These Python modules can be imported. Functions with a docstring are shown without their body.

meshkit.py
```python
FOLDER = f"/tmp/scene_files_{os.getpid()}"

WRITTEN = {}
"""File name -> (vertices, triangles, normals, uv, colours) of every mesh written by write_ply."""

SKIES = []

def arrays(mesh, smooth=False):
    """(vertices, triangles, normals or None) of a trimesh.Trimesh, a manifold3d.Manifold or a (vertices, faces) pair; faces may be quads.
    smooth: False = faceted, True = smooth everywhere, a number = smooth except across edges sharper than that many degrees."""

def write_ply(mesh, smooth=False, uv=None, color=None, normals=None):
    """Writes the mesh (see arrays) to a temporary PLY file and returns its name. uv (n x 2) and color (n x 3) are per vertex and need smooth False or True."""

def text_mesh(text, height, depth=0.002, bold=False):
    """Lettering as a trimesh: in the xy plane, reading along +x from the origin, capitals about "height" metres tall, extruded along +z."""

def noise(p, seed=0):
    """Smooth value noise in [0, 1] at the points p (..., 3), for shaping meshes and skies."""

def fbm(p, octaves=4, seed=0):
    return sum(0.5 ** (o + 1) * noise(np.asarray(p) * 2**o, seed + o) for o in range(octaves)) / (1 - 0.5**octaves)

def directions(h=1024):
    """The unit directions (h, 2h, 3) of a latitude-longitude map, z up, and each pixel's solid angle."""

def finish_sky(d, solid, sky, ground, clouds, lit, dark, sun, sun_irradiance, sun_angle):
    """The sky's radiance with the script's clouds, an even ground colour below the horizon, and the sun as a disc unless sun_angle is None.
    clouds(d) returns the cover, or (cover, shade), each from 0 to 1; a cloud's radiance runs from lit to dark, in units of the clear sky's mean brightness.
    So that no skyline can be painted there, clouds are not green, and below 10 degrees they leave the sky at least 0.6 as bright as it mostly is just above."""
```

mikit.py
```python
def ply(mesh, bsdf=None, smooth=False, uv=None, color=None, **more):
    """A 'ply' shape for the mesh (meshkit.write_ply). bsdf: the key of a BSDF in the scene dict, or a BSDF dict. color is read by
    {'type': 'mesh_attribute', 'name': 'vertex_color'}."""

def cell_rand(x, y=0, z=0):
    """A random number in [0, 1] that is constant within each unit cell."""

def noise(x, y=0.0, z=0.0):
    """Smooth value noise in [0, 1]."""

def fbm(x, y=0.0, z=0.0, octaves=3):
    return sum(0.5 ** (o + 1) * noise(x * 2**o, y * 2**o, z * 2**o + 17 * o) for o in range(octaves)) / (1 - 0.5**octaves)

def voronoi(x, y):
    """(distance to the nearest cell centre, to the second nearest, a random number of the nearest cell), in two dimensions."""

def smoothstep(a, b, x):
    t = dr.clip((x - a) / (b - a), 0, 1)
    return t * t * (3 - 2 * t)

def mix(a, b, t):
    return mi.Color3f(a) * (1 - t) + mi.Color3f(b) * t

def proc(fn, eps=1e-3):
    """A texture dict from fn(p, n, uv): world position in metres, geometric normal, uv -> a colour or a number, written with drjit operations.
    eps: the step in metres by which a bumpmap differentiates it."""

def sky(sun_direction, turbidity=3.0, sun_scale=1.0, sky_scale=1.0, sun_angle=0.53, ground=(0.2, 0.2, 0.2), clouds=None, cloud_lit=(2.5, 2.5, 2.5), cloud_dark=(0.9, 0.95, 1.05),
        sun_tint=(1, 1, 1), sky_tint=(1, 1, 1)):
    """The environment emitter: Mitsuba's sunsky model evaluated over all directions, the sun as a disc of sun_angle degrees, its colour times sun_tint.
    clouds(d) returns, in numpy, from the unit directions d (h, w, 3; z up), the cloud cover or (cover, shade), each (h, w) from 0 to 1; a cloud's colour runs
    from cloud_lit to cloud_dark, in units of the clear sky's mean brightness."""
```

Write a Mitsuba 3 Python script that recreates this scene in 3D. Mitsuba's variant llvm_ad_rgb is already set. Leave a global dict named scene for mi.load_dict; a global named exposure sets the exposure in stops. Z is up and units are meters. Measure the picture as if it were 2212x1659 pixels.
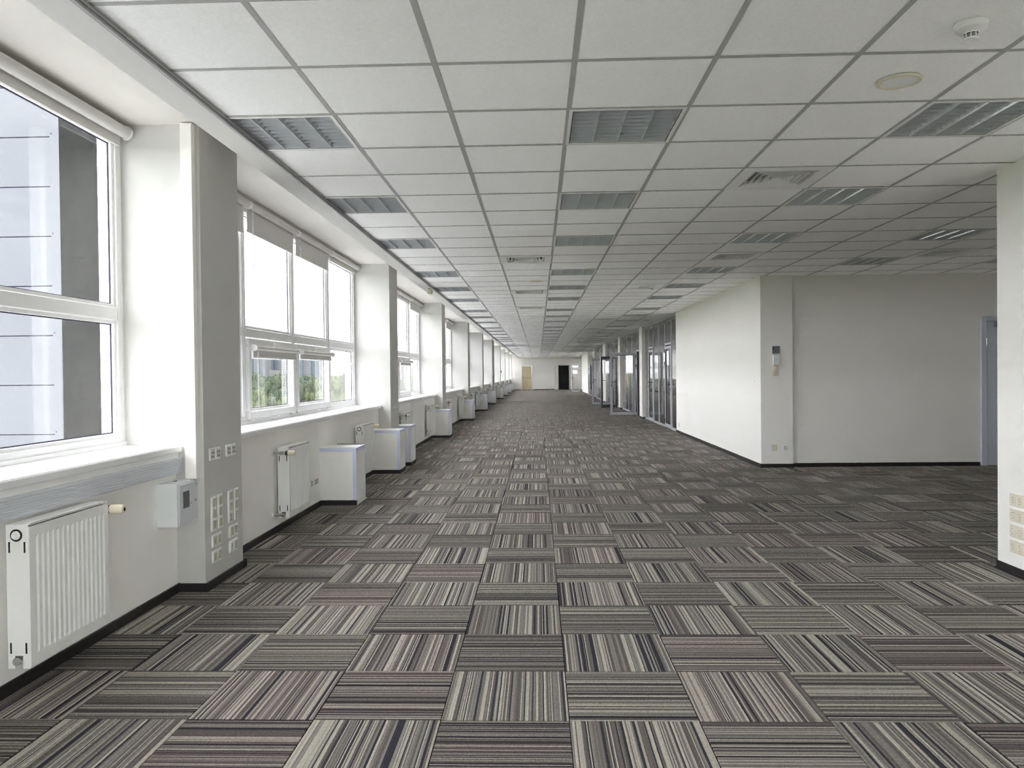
import math, random
import numpy as np
import trimesh, shapely.geometry as sg
import drjit as dr
import mitsuba as mi
import mikit, meshkit
from mikit import proc, noise, fbm, cell_rand, smoothstep, mix

T = mi.ScalarTransform4f
rng = random.Random(7)
scene, labels = {}, {}

# ------------------------------------------------------------------ camera, sky, exposure
W_PX, H_PX, F_PX = 2212, 1659, 1679.4
YAW, PITCH, ROLL, EYE_Z = -0.0338, -0.0129, -0.0108, 1.3446
def cam_axes():
    cy, sy, cp, sp, cr, sr = math.cos(YAW), math.sin(YAW), math.cos(PITCH), math.sin(PITCH), math.cos(ROLL), math.sin(ROLL)
    f = np.array([sy * cp, cy * cp, sp]); r = np.array([cy, -sy, 0.0]); u = np.cross(r, f)
    return r * cr + u * sr, u * cr - r * sr, f
RIGHT, UP, FWD = cam_axes()
EYE = np.array([0, 0, EYE_Z])
scene['camera'] = {'type': 'perspective', 'fov_axis': 'x', 'fov': math.degrees(2 * math.atan(W_PX / 2 / F_PX)),
                   'near_clip': 0.05, 'far_clip': 3000.0,
                   'to_world': T().look_at(origin=EYE.tolist(), target=(EYE + FWD).tolist(), up=UP.tolist())}
exposure = 5.4
SKY_SCALE = 1.0

def clouds(d):
    z = np.clip(d[..., 2], 0.0, 1)
    q = d / (z[..., None] * 0.8 + 0.22)
    n = meshkit.fbm(q * np.array([1.1, 1.1, 2.2]) + 3.1, octaves=5, seed=3)
    m = meshkit.fbm(q * 3.0 + 9.7, octaves=4, seed=11)
    t = np.clip((n - 0.40) / 0.22, 0, 1)
    cover = 0.90 + 0.10 * t
    # a thin, evenly lit cloud layer, whitest in the haze towards the horizon
    shade = 0.35 + 0.25 * z + 0.45 * (0.5 - t) + 0.30 * (0.5 - m)
    return cover, np.clip(shade, 0, 1)

scene['sky'] = mikit.sky((0.3, -0.6, 0.75), turbidity=4.0, sun_scale=0.0, sky_scale=SKY_SCALE, ground=(0.10, 0.11, 0.08), clouds=clouds,
                         cloud_lit=(3.0, 3.0, 2.98), cloud_dark=(1.10, 1.18, 1.30))

# ------------------------------------------------------------------ helpers
def tint(c): return {'type': 'rgb', 'value': list(c)}
def mat(name, color, rough=0.6, spec=0.4, metallic=0.0, **kw):
    c = color if isinstance(color, dict) else tint(color)
    scene[name] = {'type': 'twosided', 'bsdf': {'type': 'principled', 'base_color': c, 'roughness': rough, 'specular': spec, 'metallic': metallic, **kw}}
def diffuse(name, color):
    scene[name] = {'type': 'twosided', 'bsdf': {'type': 'diffuse', 'reflectance': color if isinstance(color, dict) else tint(color)}}

_box = (np.array([[x, y, z] for x in (0, 1) for y in (0, 1) for z in (0, 1)], float),
        np.array([[0, 1, 3], [0, 3, 2], [4, 6, 7], [4, 7, 5], [0, 4, 5], [0, 5, 1], [2, 3, 7], [2, 7, 6], [0, 2, 6], [0, 6, 4], [1, 5, 7], [1, 7, 3]]))
def bx(x0, x1, y0, y1, z0, z1):
    lo, hi = np.minimum([x0, y0, z0], [x1, y1, z1]), np.maximum([x0, y0, z0], [x1, y1, z1])
    return trimesh.Trimesh(_box[0] * (hi - lo) + lo, _box[1], process=False)
def cb(x0, x1, y0, y1, z0, z1, c=0.003):
    """a box with chamfered edges"""
    lo, hi = np.minimum([x0, y0, z0], [x1, y1, z1]), np.maximum([x0, y0, z0], [x1, y1, z1])
    c = min(c, 0.45 * float((hi - lo).min()))
    p = []
    for i in (0, 1):
        for j in (0, 1):
            for k in (0, 1):
                q = np.array([hi[0] if i else lo[0], hi[1] if j else lo[1], hi[2] if k else lo[2]])
                s = np.array([-1 if i else 1, -1 if j else 1, -1 if k else 1]) * c
                for a in range(3):
                    e = q + s; e[a] = q[a]; p.append(e)
    return trimesh.convex.convex_hull(np.array(p))
def cat(l): return trimesh.util.concatenate(list(l))
def cyl(p0, p1, r, n=16, r1=None):
    p0, p1 = np.array(p0, float), np.array(p1, float)
    z = p1 - p0; L = np.linalg.norm(z); z /= L
    a = np.cross(z, [0, 0, 1.0] if abs(z[2]) < 0.9 else [1.0, 0, 0]); a /= np.linalg.norm(a); b = np.cross(z, a)
    t = np.arange(n) * 2 * np.pi / n
    ring = np.cos(t)[:, None] * a + np.sin(t)[:, None] * b
    r1 = r if r1 is None else r1
    v = np.vstack([p0 + ring * r, p1 + ring * r1, [p0], [p1]])
    i = np.arange(n); j = (i + 1) % n
    f = np.vstack([np.stack([i, j, j + n], 1), np.stack([i, j + n, i + n], 1), np.stack([j, i, 0 * i + 2 * n], 1), np.stack([i + n, j + n, 0 * i + 2 * n + 1], 1)])
    return trimesh.Trimesh(v, f, process=False)
def lathe(profile, center=(0, 0, 0), axis='z', n=28):
    """profile: (radius, height) list"""
    p = np.array(profile, float); m = len(p); t = np.arange(n) * 2 * np.pi / n
    v = np.stack([p[:, None, 0] * np.cos(t), p[:, None, 0] * np.sin(t), np.repeat(p[:, 1:2], n, 1)], -1).reshape(-1, 3)
    i, j = np.meshgrid(np.arange(m - 1), np.arange(n), indexing='ij'); k = (j + 1) % n
    f = np.vstack([np.stack([i * n + j, i * n + k, (i + 1) * n + k], -1).reshape(-1, 3), np.stack([i * n + j, (i + 1) * n + k, (i + 1) * n + j], -1).reshape(-1, 3)])
    if axis == 'x': v = v[:, [2, 0, 1]]
    if axis == 'y': v = v[:, [1, 2, 0]]
    return trimesh.Trimesh(v + np.array(center), f, process=False)
def tube(pts, r, n=6):
    v, f = [], []
    p = np.array(pts, float); t = np.gradient(p, axis=0); t /= np.linalg.norm(t, axis=1, keepdims=True) + 1e-12
    a = np.cross(t, np.where(np.abs(t[:, 2:]) < 0.9, [0, 0, 1.0], [1.0, 0, 0])); a /= np.linalg.norm(a, axis=1, keepdims=True) + 1e-12
    b = np.cross(t, a); w = np.arange(n) * 2 * np.pi / n
    v = p[:, None] + r * (np.cos(w)[None, :, None] * a[:, None] + np.sin(w)[None, :, None] * b[:, None])
    i, j = np.meshgrid(np.arange(len(p) - 1), np.arange(n), indexing='ij'); k = (j + 1) % n
    q = np.stack([i * n + j, i * n + k, (i + 1) * n + k, (i + 1) * n + j], -1).reshape(-1, 4)
    return trimesh.Trimesh(v.reshape(-1, 3), np.vstack([q[:, [0, 1, 2]], q[:, [0, 2, 3]]]), process=False)
def ring_xy(o, i, z0, z1):
    """a flat square frame, outer half size o, inner half size i"""
    return cat([bx(-o, o, -o, -i, z0, z1), bx(-o, o, i, o, z0, z1), bx(-o, -i, -i, i, z0, z1), bx(i, o, -i, i, z0, z1)])

used = {}
def key_for(name, parent=None):
    full = f'{parent}__{name}' if parent else name
    n = used.get(full, 0); used[full] = n + 1
    return full if n == 0 else f'{full}_{n:03d}'
def obj(name, mesh, bsdf, parent=None, smooth=False, label=None, cat_=None, group=None, kind=None, place=None, shape=None):
    key = key_for(name, parent)
    d = dict(shape) if shape is not None else mikit.ply(mesh, bsdf, smooth=smooth)
    if place is not None: d['to_world'] = place
    scene[key] = d
    tag(key, label, cat_, group, kind)
    return key
def tag(key, label=None, cat_=None, group=None, kind=None):
    e = {k: v for k, v in dict(label=label, category=cat_, group=group, kind=kind).items() if v}
    if e: labels.setdefault(key, {}).update(e)
def thing(name, label=None, cat_=None, group=None, kind=None):
    key = key_for(name); tag(key, label, cat_, group, kind); return key
def struct(name, mesh, bsdf, label, cat_, smooth=False):
    return obj(name, mesh, bsdf, label=label, cat_=cat_, kind='structure', smooth=smooth)
def pix(p):
    d = np.asarray(p, float) - EYE; w = d @ FWD
    return W_PX / 2 + F_PX * (d @ RIGHT) / w, H_PX / 2 - F_PX * (d @ UP) / w, w
ORD = 'first second third fourth fifth sixth seventh eighth ninth tenth eleventh twelfth thirteenth fourteenth fifteenth sixteenth seventeenth eighteenth nineteenth twentieth'.split()
ORD += ['twenty-' + o for o in ORD[:9]] + ['thirtieth'] + ['thirty-' + o for o in ORD[:9]]

# ------------------------------------------------------------------ materials
def plaster(base, amp=0.03):
    def fn(p, n, uv):
        v = fbm(p.x * 1.3, p.y * 1.3, p.z * 1.3, 3)
        return mi.Color3f(*base) * (1 - amp + 2 * amp * v)
    return proc(fn)
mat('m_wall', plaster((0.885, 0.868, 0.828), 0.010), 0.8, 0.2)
mat('m_column_shaded', plaster((0.56, 0.555, 0.535), 0.010), 0.8, 0.2)  # wall paint greyed, the shade on the column fronts put into the colour
mat('m_soffit_dimmed', plaster((0.56, 0.54, 0.50), 0.012), 0.8, 0.2)  # plaster greyed, the strong window light toned down in the colour
def tile_color(p, n, uv):
    g = noise(p.x * 260, p.y * 260, 3.0) * 0.6 + noise(p.x * 120, p.y * 120, 9.0) * 0.4
    i, j = dr.floor((p.x - 0.1686) / 0.6), dr.floor((p.y - 3.34) / 0.605)
    v = 0.89 + 0.02 * cell_rand(i, j, 4)
    stain = smoothstep(0.62, 0.9, fbm(p.x * 0.8 + 4, p.y * 0.8, 5.0, 3))
    c = mi.Color3f(0.995, 1.0, 0.99) * (v * (0.92 + 0.12 * g))
    return c * mi.Color3f(1 - 0.06 * stain, 1 - 0.08 * stain, 1 - 0.11 * stain)
mat('m_ceiling_tile', proc(tile_color), 0.9, 0.1)
mat('m_grid', (0.40, 0.40, 0.39), 0.55, 0.4)
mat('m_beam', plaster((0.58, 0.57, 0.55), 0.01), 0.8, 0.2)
mat('m_beam_trim', (0.34, 0.34, 0.345), 0.5, 0.4)
diffuse('m_dark', (0.02, 0.02, 0.022))
diffuse('m_closet', (0.35, 0.36, 0.36))
diffuse('m_void', (0.10, 0.10, 0.10))
mat('m_pvc', (0.80, 0.80, 0.80), 0.3, 0.5)
mat('m_gasket', (0.035, 0.03, 0.06), 0.6, 0.3)
mat('m_sill', (0.82, 0.82, 0.83), 0.18, 0.5)
mat('m_base', (0.022, 0.019, 0.020), 0.35, 0.4)
mat('m_blind', (0.62, 0.605, 0.585), 0.9, 0.1)
mat('m_chain', (0.7, 0.7, 0.72), 0.4, 0.5)
mat('m_radiator', (0.80, 0.805, 0.79), 0.28, 0.5)
mat('m_radiator_slot', (0.02, 0.02, 0.02), 0.8, 0.1)
mat('m_steel', (0.55, 0.55, 0.55), 0.28, 0.5, 1.0)
mat('m_beige', (0.72, 0.66, 0.52), 0.4, 0.4)
mat('m_black', (0.015, 0.015, 0.018), 0.4, 0.4)
mat('m_white_plastic', (0.82, 0.82, 0.81), 0.35, 0.5)
mat('m_cream_plastic', (0.72, 0.66, 0.54), 0.35, 0.5)
mat('m_insert', (0.56, 0.54, 0.46), 0.4, 0.4)
mat('m_cream_insert', (0.74, 0.69, 0.58), 0.4, 0.4)
mat('m_well', (0.50, 0.48, 0.40), 0.5, 0.3)
mat('m_lavender', (0.64, 0.68, 0.86), 0.5, 0.3)
mat('m_board', plaster((0.87, 0.87, 0.845), 0.015), 0.6, 0.3)
mat('m_alu', (0.46, 0.47, 0.50), 0.45, 0.4, 0.3)
mat('m_alu_dark', (0.20, 0.205, 0.22), 0.35, 0.5, 0.5)
mat('m_alu_paint', (0.60, 0.62, 0.66), 0.4, 0.5)
mat('m_cabinet', (0.74, 0.77, 0.78), 0.35, 0.5)
mat('m_display', (0.10, 0.11, 0.10), 0.15, 0.6)
mat('m_slat', (0.54, 0.56, 0.58), 0.38, 0.5, 0.5)
mat('m_mirror', (0.80, 0.81, 0.82), 0.14, 0.5, 0.95)
mat('m_slat_white', (0.53, 0.55, 0.58), 0.5, 0.4)
mat('m_lamp_frame', (0.72, 0.72, 0.71), 0.4, 0.4)
mat('m_diffuser', (0.80, 0.80, 0.78), 0.5, 0.4)
mat('m_door_grey', (0.60, 0.65, 0.72), 0.45, 0.4)
mat('m_door_beige', (0.66, 0.57, 0.38), 0.5, 0.3)
mat('m_door_band', (0.55, 0.47, 0.33), 0.5, 0.3)
mat('m_closer', (0.16, 0.18, 0.20), 0.4, 0.5)
scene['m_glass'] = {'type': 'thindielectric', 'int_ior': 1.52}
scene['m_inner_glass'] = {'type': 'thindielectric', 'int_ior': 1.62}

FX0, FY0, TS = 0.1075, 2.9977, 0.5
def carpet_color(p, n, uv):
    u, v = (p.x - FX0) / TS, (p.y - FY0) / TS
    i, j = dr.floor(u), dr.floor(v)
    par = i + j - 2 * dr.floor((i + j) * 0.5)
    along = par < 0.5                                     # True: stripes run across (along x)
    s = dr.select(along, v - j, u - i)
    t = dr.select(along, p.x, p.y)
    seed = cell_rand(i, j, 2) * 977 + 13
    q = s * 104.0 + 0.25 * noise(t * 9, seed, 1.0)
    c1, c2, c4 = dr.floor(q), dr.floor(q * 0.5), dr.floor(q * 0.25)
    wide = cell_rand(c4, seed, 7)
    r = dr.select(wide < 0.08, cell_rand(c4, seed, 3), dr.select(cell_rand(c2, seed, 5) < 0.5, cell_rand(c2, seed, 8), cell_rand(c1, seed, 9)))
    k = cell_rand(i, j, 21)
    warm = mix((1.0, 0.985, 0.95), (1.03, 0.965, 0.955), smoothstep(0.55, 0.9, k)) * (0.95 + 0.10 * cell_rand(i, j, 31))
    light = mi.Color3f(0.355, 0.335, 0.30); mid = mi.Color3f(0.185, 0.176, 0.165)
    brown = mi.Color3f(0.110, 0.098, 0.095); navy = mi.Color3f(0.034, 0.033, 0.043)
    vary = 0.82 + 0.36 * cell_rand(c1, seed, 17)
    c = dr.select(r < 0.15, navy, dr.select(r < 0.44, brown, dr.select(r < 0.72, mid, light))) * vary
    loops = 0.72 + 0.56 * noise(t * 330, q * 1.0, seed)
    groove = 0.80 + 0.20 * smoothstep(0.0, 0.3, 0.5 - dr.abs(q - c1 - 0.5))
    wear = 0.93 + 0.14 * fbm(p.x * 0.9, p.y * 0.9, 2.0, 3)
    nap_sheen = dr.select(along, 0.80, 1.04)                     # pile shadow and sheen of the turned tiles painted in as tone
    edge = dr.minimum(dr.minimum(u - i, i + 1 - u), dr.minimum(v - j, j + 1 - v))
    return c * warm * (loops * groove * wear * nap_sheen) * (0.75 + 0.25 * smoothstep(0.0, 0.006, edge))
mat('m_carpet', proc(carpet_color), 0.95, 0.08)

# ------------------------------------------------------------------ plan of the place
COLS = [(-3.80, -3.20), (-1.38, -0.76), (4.80, 5.415), (10.98, 11.60), (17.00, 17.60), (23.26, 23.86), (29.35, 29.95), (35.60, 37.20),
        (43.20, 43.80), (49.40, 50.00), (55.90, 56.50), (62.00, 62.70)]
BAYS = [(COLS[i][1], COLS[i + 1][0]) for i in range(len(COLS) - 1)] + [(62.70, 64.50)]
Y0, Y1, XR, ZC = -3.20, 64.50, 8.20, 2.6764
WX, CX, GX = -2.28, -2.10, 3.10          # wall under the windows, column faces, right-hand partition
SOFFIT = 2.925

# ------------------------------------------------------------------ floor
struct('floor', bx(-2.9, XR + .3, Y0 - .3, 67.6, -0.25, -0.0045), 'm_dark', 'floor laid with square striped grey brown carpet tiles turned in a chequerboard', 'floor')
def carpet_tile(h=0.0, e=0.2488, b=0.0016):
    v = np.array([[-e, -e, -0.004], [e, -e, -0.004], [e, e, -0.004], [-e, e, -0.004], [-e + b, -e + b, h], [e - b, -e + b, h], [e - b, e - b, h], [-e + b, e - b, h]])
    f = np.array([[4, 5, 6], [4, 6, 7]] + [t for a in range(4) for t in ([a, (a + 1) % 4, 4 + (a + 1) % 4], [a, 4 + (a + 1) % 4, 4 + a])])
    return v, f
def blocked(x, y):
    """inside a wall block or a column on the right-hand side"""
    return (y < 5.36 and x > 3.2) or (x > GX and 10.95 < y < 17.6) or (x > GX and 48.5 < y < 54.7) or x > XR
cells = []
for i in range(-6, 17):
    for j in range(-20, 124):
        x, y = FX0 + (i + .5) * TS, FY0 + (j + .5) * TS
        if x < WX - 0.1 or y > Y1 or y < Y0: continue
        if x > 3.4 and blocked(x, y): continue
        px, py, w = pix((x, y, 0))
        vis = w > 1.4 and -150 < px < W_PX + 150 and py < H_PX + 150 and not (x > 3.2 and y < 5.2 + 0) and not (px > 2180 and y > 5.4)
        cells.append((w if vis else 1e6 + w, x, y))
cells.sort()
variants = [mikit.ply(carpet_tile(h), 'm_carpet') for h in (0.0, -0.0004, 0.0005)]
for w, x, y in cells[:300]:
    obj('carpet_tile', None, None, 'floor', shape=variants[rng.randrange(3)], place=T().translate([x + rng.uniform(-.0009, .0009), y + rng.uniform(-.0009, .0009), 0]))
V, F = carpet_tile()
k = np.array([[x, y, 0] for w, x, y in cells[300:]])
obj('carpet_field', ((V[None] + k[:, None]).reshape(-1, 3), (F[None] + (np.arange(len(k)) * 8)[:, None, None]).reshape(-1, 3)), 'm_carpet', 'floor', kind='stuff')

# ------------------------------------------------------------------ ceiling
CGX, CGY, CS, CSY = 0.1686, 3.340, 0.60, 0.605
struct('ceiling', bx(-2.9, XR + .3, Y0 - .3, 67.6, 3.05, 3.25), 'm_void', 'suspended ceiling of square white mineral tiles in a grey metal grid', 'ceiling')
LIGHT_ROWS = sorted(10 * m + a for m in range(-2, 11) for a in (1, 4, 7))
lights = {}
for j in LIGHT_ROWS:
    yc = CGY + (j + .5) * CSY
    if not (Y0 + .4 < yc < 63.5): continue
    for col, strip in ((-3, 'window'), (0, 'middle'), (3, 'right')):
        lights[(col, j)] = strip
for c in ((6, 7), (6, 10), (9, 10), (6, 4), (9, 7), (6, 1)): lights[c] = 'alcove'
lights = {c: s_ for c, s_ in lights.items() if CGY + (c[1] + .5) * CSY > 3.0 and c != (6, 4) and c != (9, 7)}
diffs = {(2, 3): 1, (3, 9): 1, (-1, 9): 1, (-1, 15): 1, (-1, 20): 1, (2, 26): 1, (2, 33): 1, (2, 43): 1, (7, 9): 1, (-1, 60): 1, (2, 58): 1, (-1, 80): 1}
def ceil_blocked(x, y):
    return (y < 5.36 and x > 3.3) or (x > GX + .2 and 11.0 < y < 17.5) or (x > GX + .2 and 48.6 < y < 54.6)
ctile = []
for i in range(-3, 14):
    for j in range(-17, 102):
        x, y = CGX + (i + .5) * CS, CGY + (j + .5) * CSY
        if y > 64.6 or x > XR or ceil_blocked(x, y) or (i, j) in lights or (i, j) in diffs: continue
        px, py, w = pix((x, y, ZC))
        vis = w > 1.2 and -200 < px < W_PX + 200 and py > -200 and not (px > 2185 and y > 5.6)
        ctile.append((w if vis else 1e6 + w, x, y))
ctile.sort()
def ctile_mesh():
    a, b, c = CS / 2 - .004, CSY / 2 - .004, .003
    v = np.array([[-a, -b, .015], [a, -b, .015], [a, b, .015], [-a, b, .015], [-a, -b, .004], [a, -b, .004], [a, b, .004], [-a, b, .004],
                  [-a + c, -b + c, .0015], [a - c, -b + c, .0015], [a - c, b - c, .0015], [-a + c, b - c, .0015]])
    f = [[8, 10, 9], [8, 11, 10], [0, 1, 2], [0, 2, 3]]
    for s in (0, 4):
        for q in range(4):
            n = (q + 1) % 4
            f += [[s + q, s + 4 + q, s + 4 + n], [s + q, s + 4 + n, s + n]]
    return v, np.array(f)
CV, CF = ctile_mesh()
cshape = mikit.ply((CV, CF), 'm_ceiling_tile')
for w, x, y in ctile[:300]:
    obj('ceiling_tile', None, None, 'ceiling', shape=cshape, place=T().translate([x, y, ZC + rng.uniform(0, .0012)]))
k = np.array([[x, y, ZC] for w, x, y in ctile[300:]])
obj('tile_field', ((CV[None] + k[:, None]).reshape(-1, 3), (CF[None] + (np.arange(len(k)) * 12)[:, None, None]).reshape(-1, 3)), 'm_ceiling_tile', 'ceiling', kind='stuff')
for i in range(-2, 14):
    x = CGX + i * CS
    spans = [(Y0, Y1)] if x < GX else [(5.36, 11.0), (17.6, 48.5), (54.7, Y1)]
    m = cat([bx(x - .012, x + .012, a, b, ZC - .0005, ZC + .001) for a, b in spans] + [bx(x - .001, x + .001, a, b, ZC + .001, ZC + .035) for a, b in spans])
    obj('runner', m, 'm_grid', 'ceiling')
for j in range(-16, 102):
    y = CGY + j * CSY
    if not Y0 < y < Y1: continue
    x1 = GX if (y < 5.36 or 10.95 < y < 17.6 or 48.5 < y < 54.7) else XR
    obj('cross_bar', bx(-1.60, x1, y - .012, y + .012, ZC - .0003, ZC + .0011), 'm_grid', 'ceiling')

# the boxed edge between the ceiling and the window recesses
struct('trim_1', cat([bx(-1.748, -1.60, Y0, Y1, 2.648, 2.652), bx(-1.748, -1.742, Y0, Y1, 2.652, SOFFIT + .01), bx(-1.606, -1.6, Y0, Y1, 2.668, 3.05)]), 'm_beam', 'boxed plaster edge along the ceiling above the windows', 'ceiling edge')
obj('shadow_profile', cat([bx(-1.6002, -1.585, Y0, Y1, 2.6485, 2.661), bx(-1.6002, -1.578, Y0, Y1, 2.661, 2.674)]), 'm_beam_trim', 'trim_1', label='edge profile with the shade of its face painted dark grey')  # face turned from the windows, its shade put into the grey

# ------------------------------------------------------------------ left wall, columns, soffit
par = [bx(-2.75, WX, a, b, 0, 0.877) for a, b in BAYS]
struct('wall_left', cat(par + [bx(-2.75, -2.1, Y0 - .2, Y0, 0, SOFFIT)]), 'm_wall', 'white wall under the windows along the left side', 'wall')
obj('soffit', bx(-2.75, -1.742, Y0 - .2, Y1, SOFFIT, 3.05), 'm_soffit_dimmed', 'wall_left', label='cream white plaster above the windows')
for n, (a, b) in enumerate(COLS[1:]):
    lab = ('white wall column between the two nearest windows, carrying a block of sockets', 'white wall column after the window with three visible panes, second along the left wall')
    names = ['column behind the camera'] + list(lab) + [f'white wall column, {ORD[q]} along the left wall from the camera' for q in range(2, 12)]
    struct('column', bx(-2.75, CX, a, b, 0, SOFFIT), 'm_column_shaded', names[n], 'column')

# ------------------------------------------------------------------ right-hand walls, far wall, back wall
struct('wall_right', cat([bx(GX, GX + .14, Y0, 5.36, 0, 3.05), bx(GX, 3.54, 10.95, 17.6, 0, 3.05), bx(3.54, XR, 11.02, 17.6, 0, 3.05), bx(GX, XR, 48.5, 54.7, 0, 3.05), bx(3.6, 3.8, 54.7, Y1 + .2, 0, 3.05)]),
       'm_wall', 'white plaster partition walls along the right side', 'wall')
struct('wall_alcove', cat([bx(XR, XR + .2, Y0, 67.5, 0, 3.05), bx(GX + .14, XR, 5.22, 5.36, 0, 3.05)]), 'm_wall', 'white wall at the back of the side rooms', 'wall')
far = [bx(-2.75, -1.34, Y1, Y1 + .15, 0, 3.05), bx(-.53, 1.36, Y1, Y1 + .15, 0, 3.05), bx(-1.34, -.53, Y1, Y1 + .15, 2.0, 3.05),
       bx(1.36, 1.69, Y1 + .08, Y1 + .2, 0, 3.05), bx(2.55, 3.8, Y1 + .08, Y1 + .2, 0, 3.05), bx(1.69, 2.55, Y1 + .08, Y1 + .2, 2.0, 3.05)]
struct('wall_far', cat(far), 'm_wall', 'white end wall at the far end of the office', 'wall')
struct('wall_back', cat([bx(-2.75, XR, Y0 - .2, Y0, 0, .3), bx(-2.75, XR, Y0 - .2, Y0, 2.62, 3.05), bx(-2.75, -2.0, Y0 - .2, Y0, .3, 2.62), bx(3.0, XR, Y0 - .2, Y0, .3, 2.62)]), 'm_wall', 'white wall behind the camera', 'wall')
EWX = [-2.0, -.75, .5, 1.75, 3.0]
struct('window_20', cat([bx(-2.0, 3.0, Y0 - .12, Y0 - .05, .3, .37), bx(-2.0, 3.0, Y0 - .12, Y0 - .05, 2.55, 2.62)] + [bx(x - .04, x + .04, Y0 - .12, Y0 - .05, .37, 2.55) for x in EWX]), 'm_pvc', 'white framed end window behind the camera', 'window')
obj('pane', (np.array([[-2.0, Y0 - .08, .35], [3.0, Y0 - .08, .35], [3.0, Y0 - .08, 2.57], [-2.0, Y0 - .08, 2.57]]), np.array([[0, 1, 2], [0, 2, 3]])), 'm_glass', 'window_20')
# the dark closet behind the far doorway
obj('closet', cat([bx(1.5, 2.75, 67.3, 67.4, 0, 3.05), bx(1.5, 1.6, Y1 + .2, 67.4, 0, 3.05), bx(2.65, 2.75, Y1 + .2, 67.4, 0, 3.05), bx(1.6, 2.65, 66.2, 66.5, .9, .95), bx(1.9, 2.0, 66.4, 66.55, 1.3, 2.1)]), 'm_closet', 'wall_far', label='dark store room seen through the far doorway')

# skirting
def skirt(segs, t=.013, h=.052):
    out = []
    for (x0, y0), (x1, y1), (nx, ny) in segs:
        a0, a1 = min(x0, x1), max(x0, x1); b0, b1 = min(y0, y1), max(y0, y1)
        out.append(cb(a0 + min(0, nx * t), a1 + max(0, nx * t), b0 + min(0, ny * t), b1 + max(0, ny * t), 0, h, .003))
        out.append(bx(a0 + min(0, nx * (t + .007)), a1 + max(0, nx * (t + .007)), b0 + min(0, ny * (t + .007)), b1 + max(0, ny * (t + .007)), 0, .009))
    return cat(out)
left = []
for a, b in BAYS: left.append(((WX, a), (WX, b), (1, 0)))
for a, b in COLS[1:]:
    left += [((CX, a - .013), (CX, b + .013), (1, 0)), ((WX, a), (CX, a), (0, -1)), ((WX, b), (CX, b), (0, 1))]
struct('baseboard_left', skirt(left), 'm_base', 'black plastic skirting along the left wall and columns', 'skirting')
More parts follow.
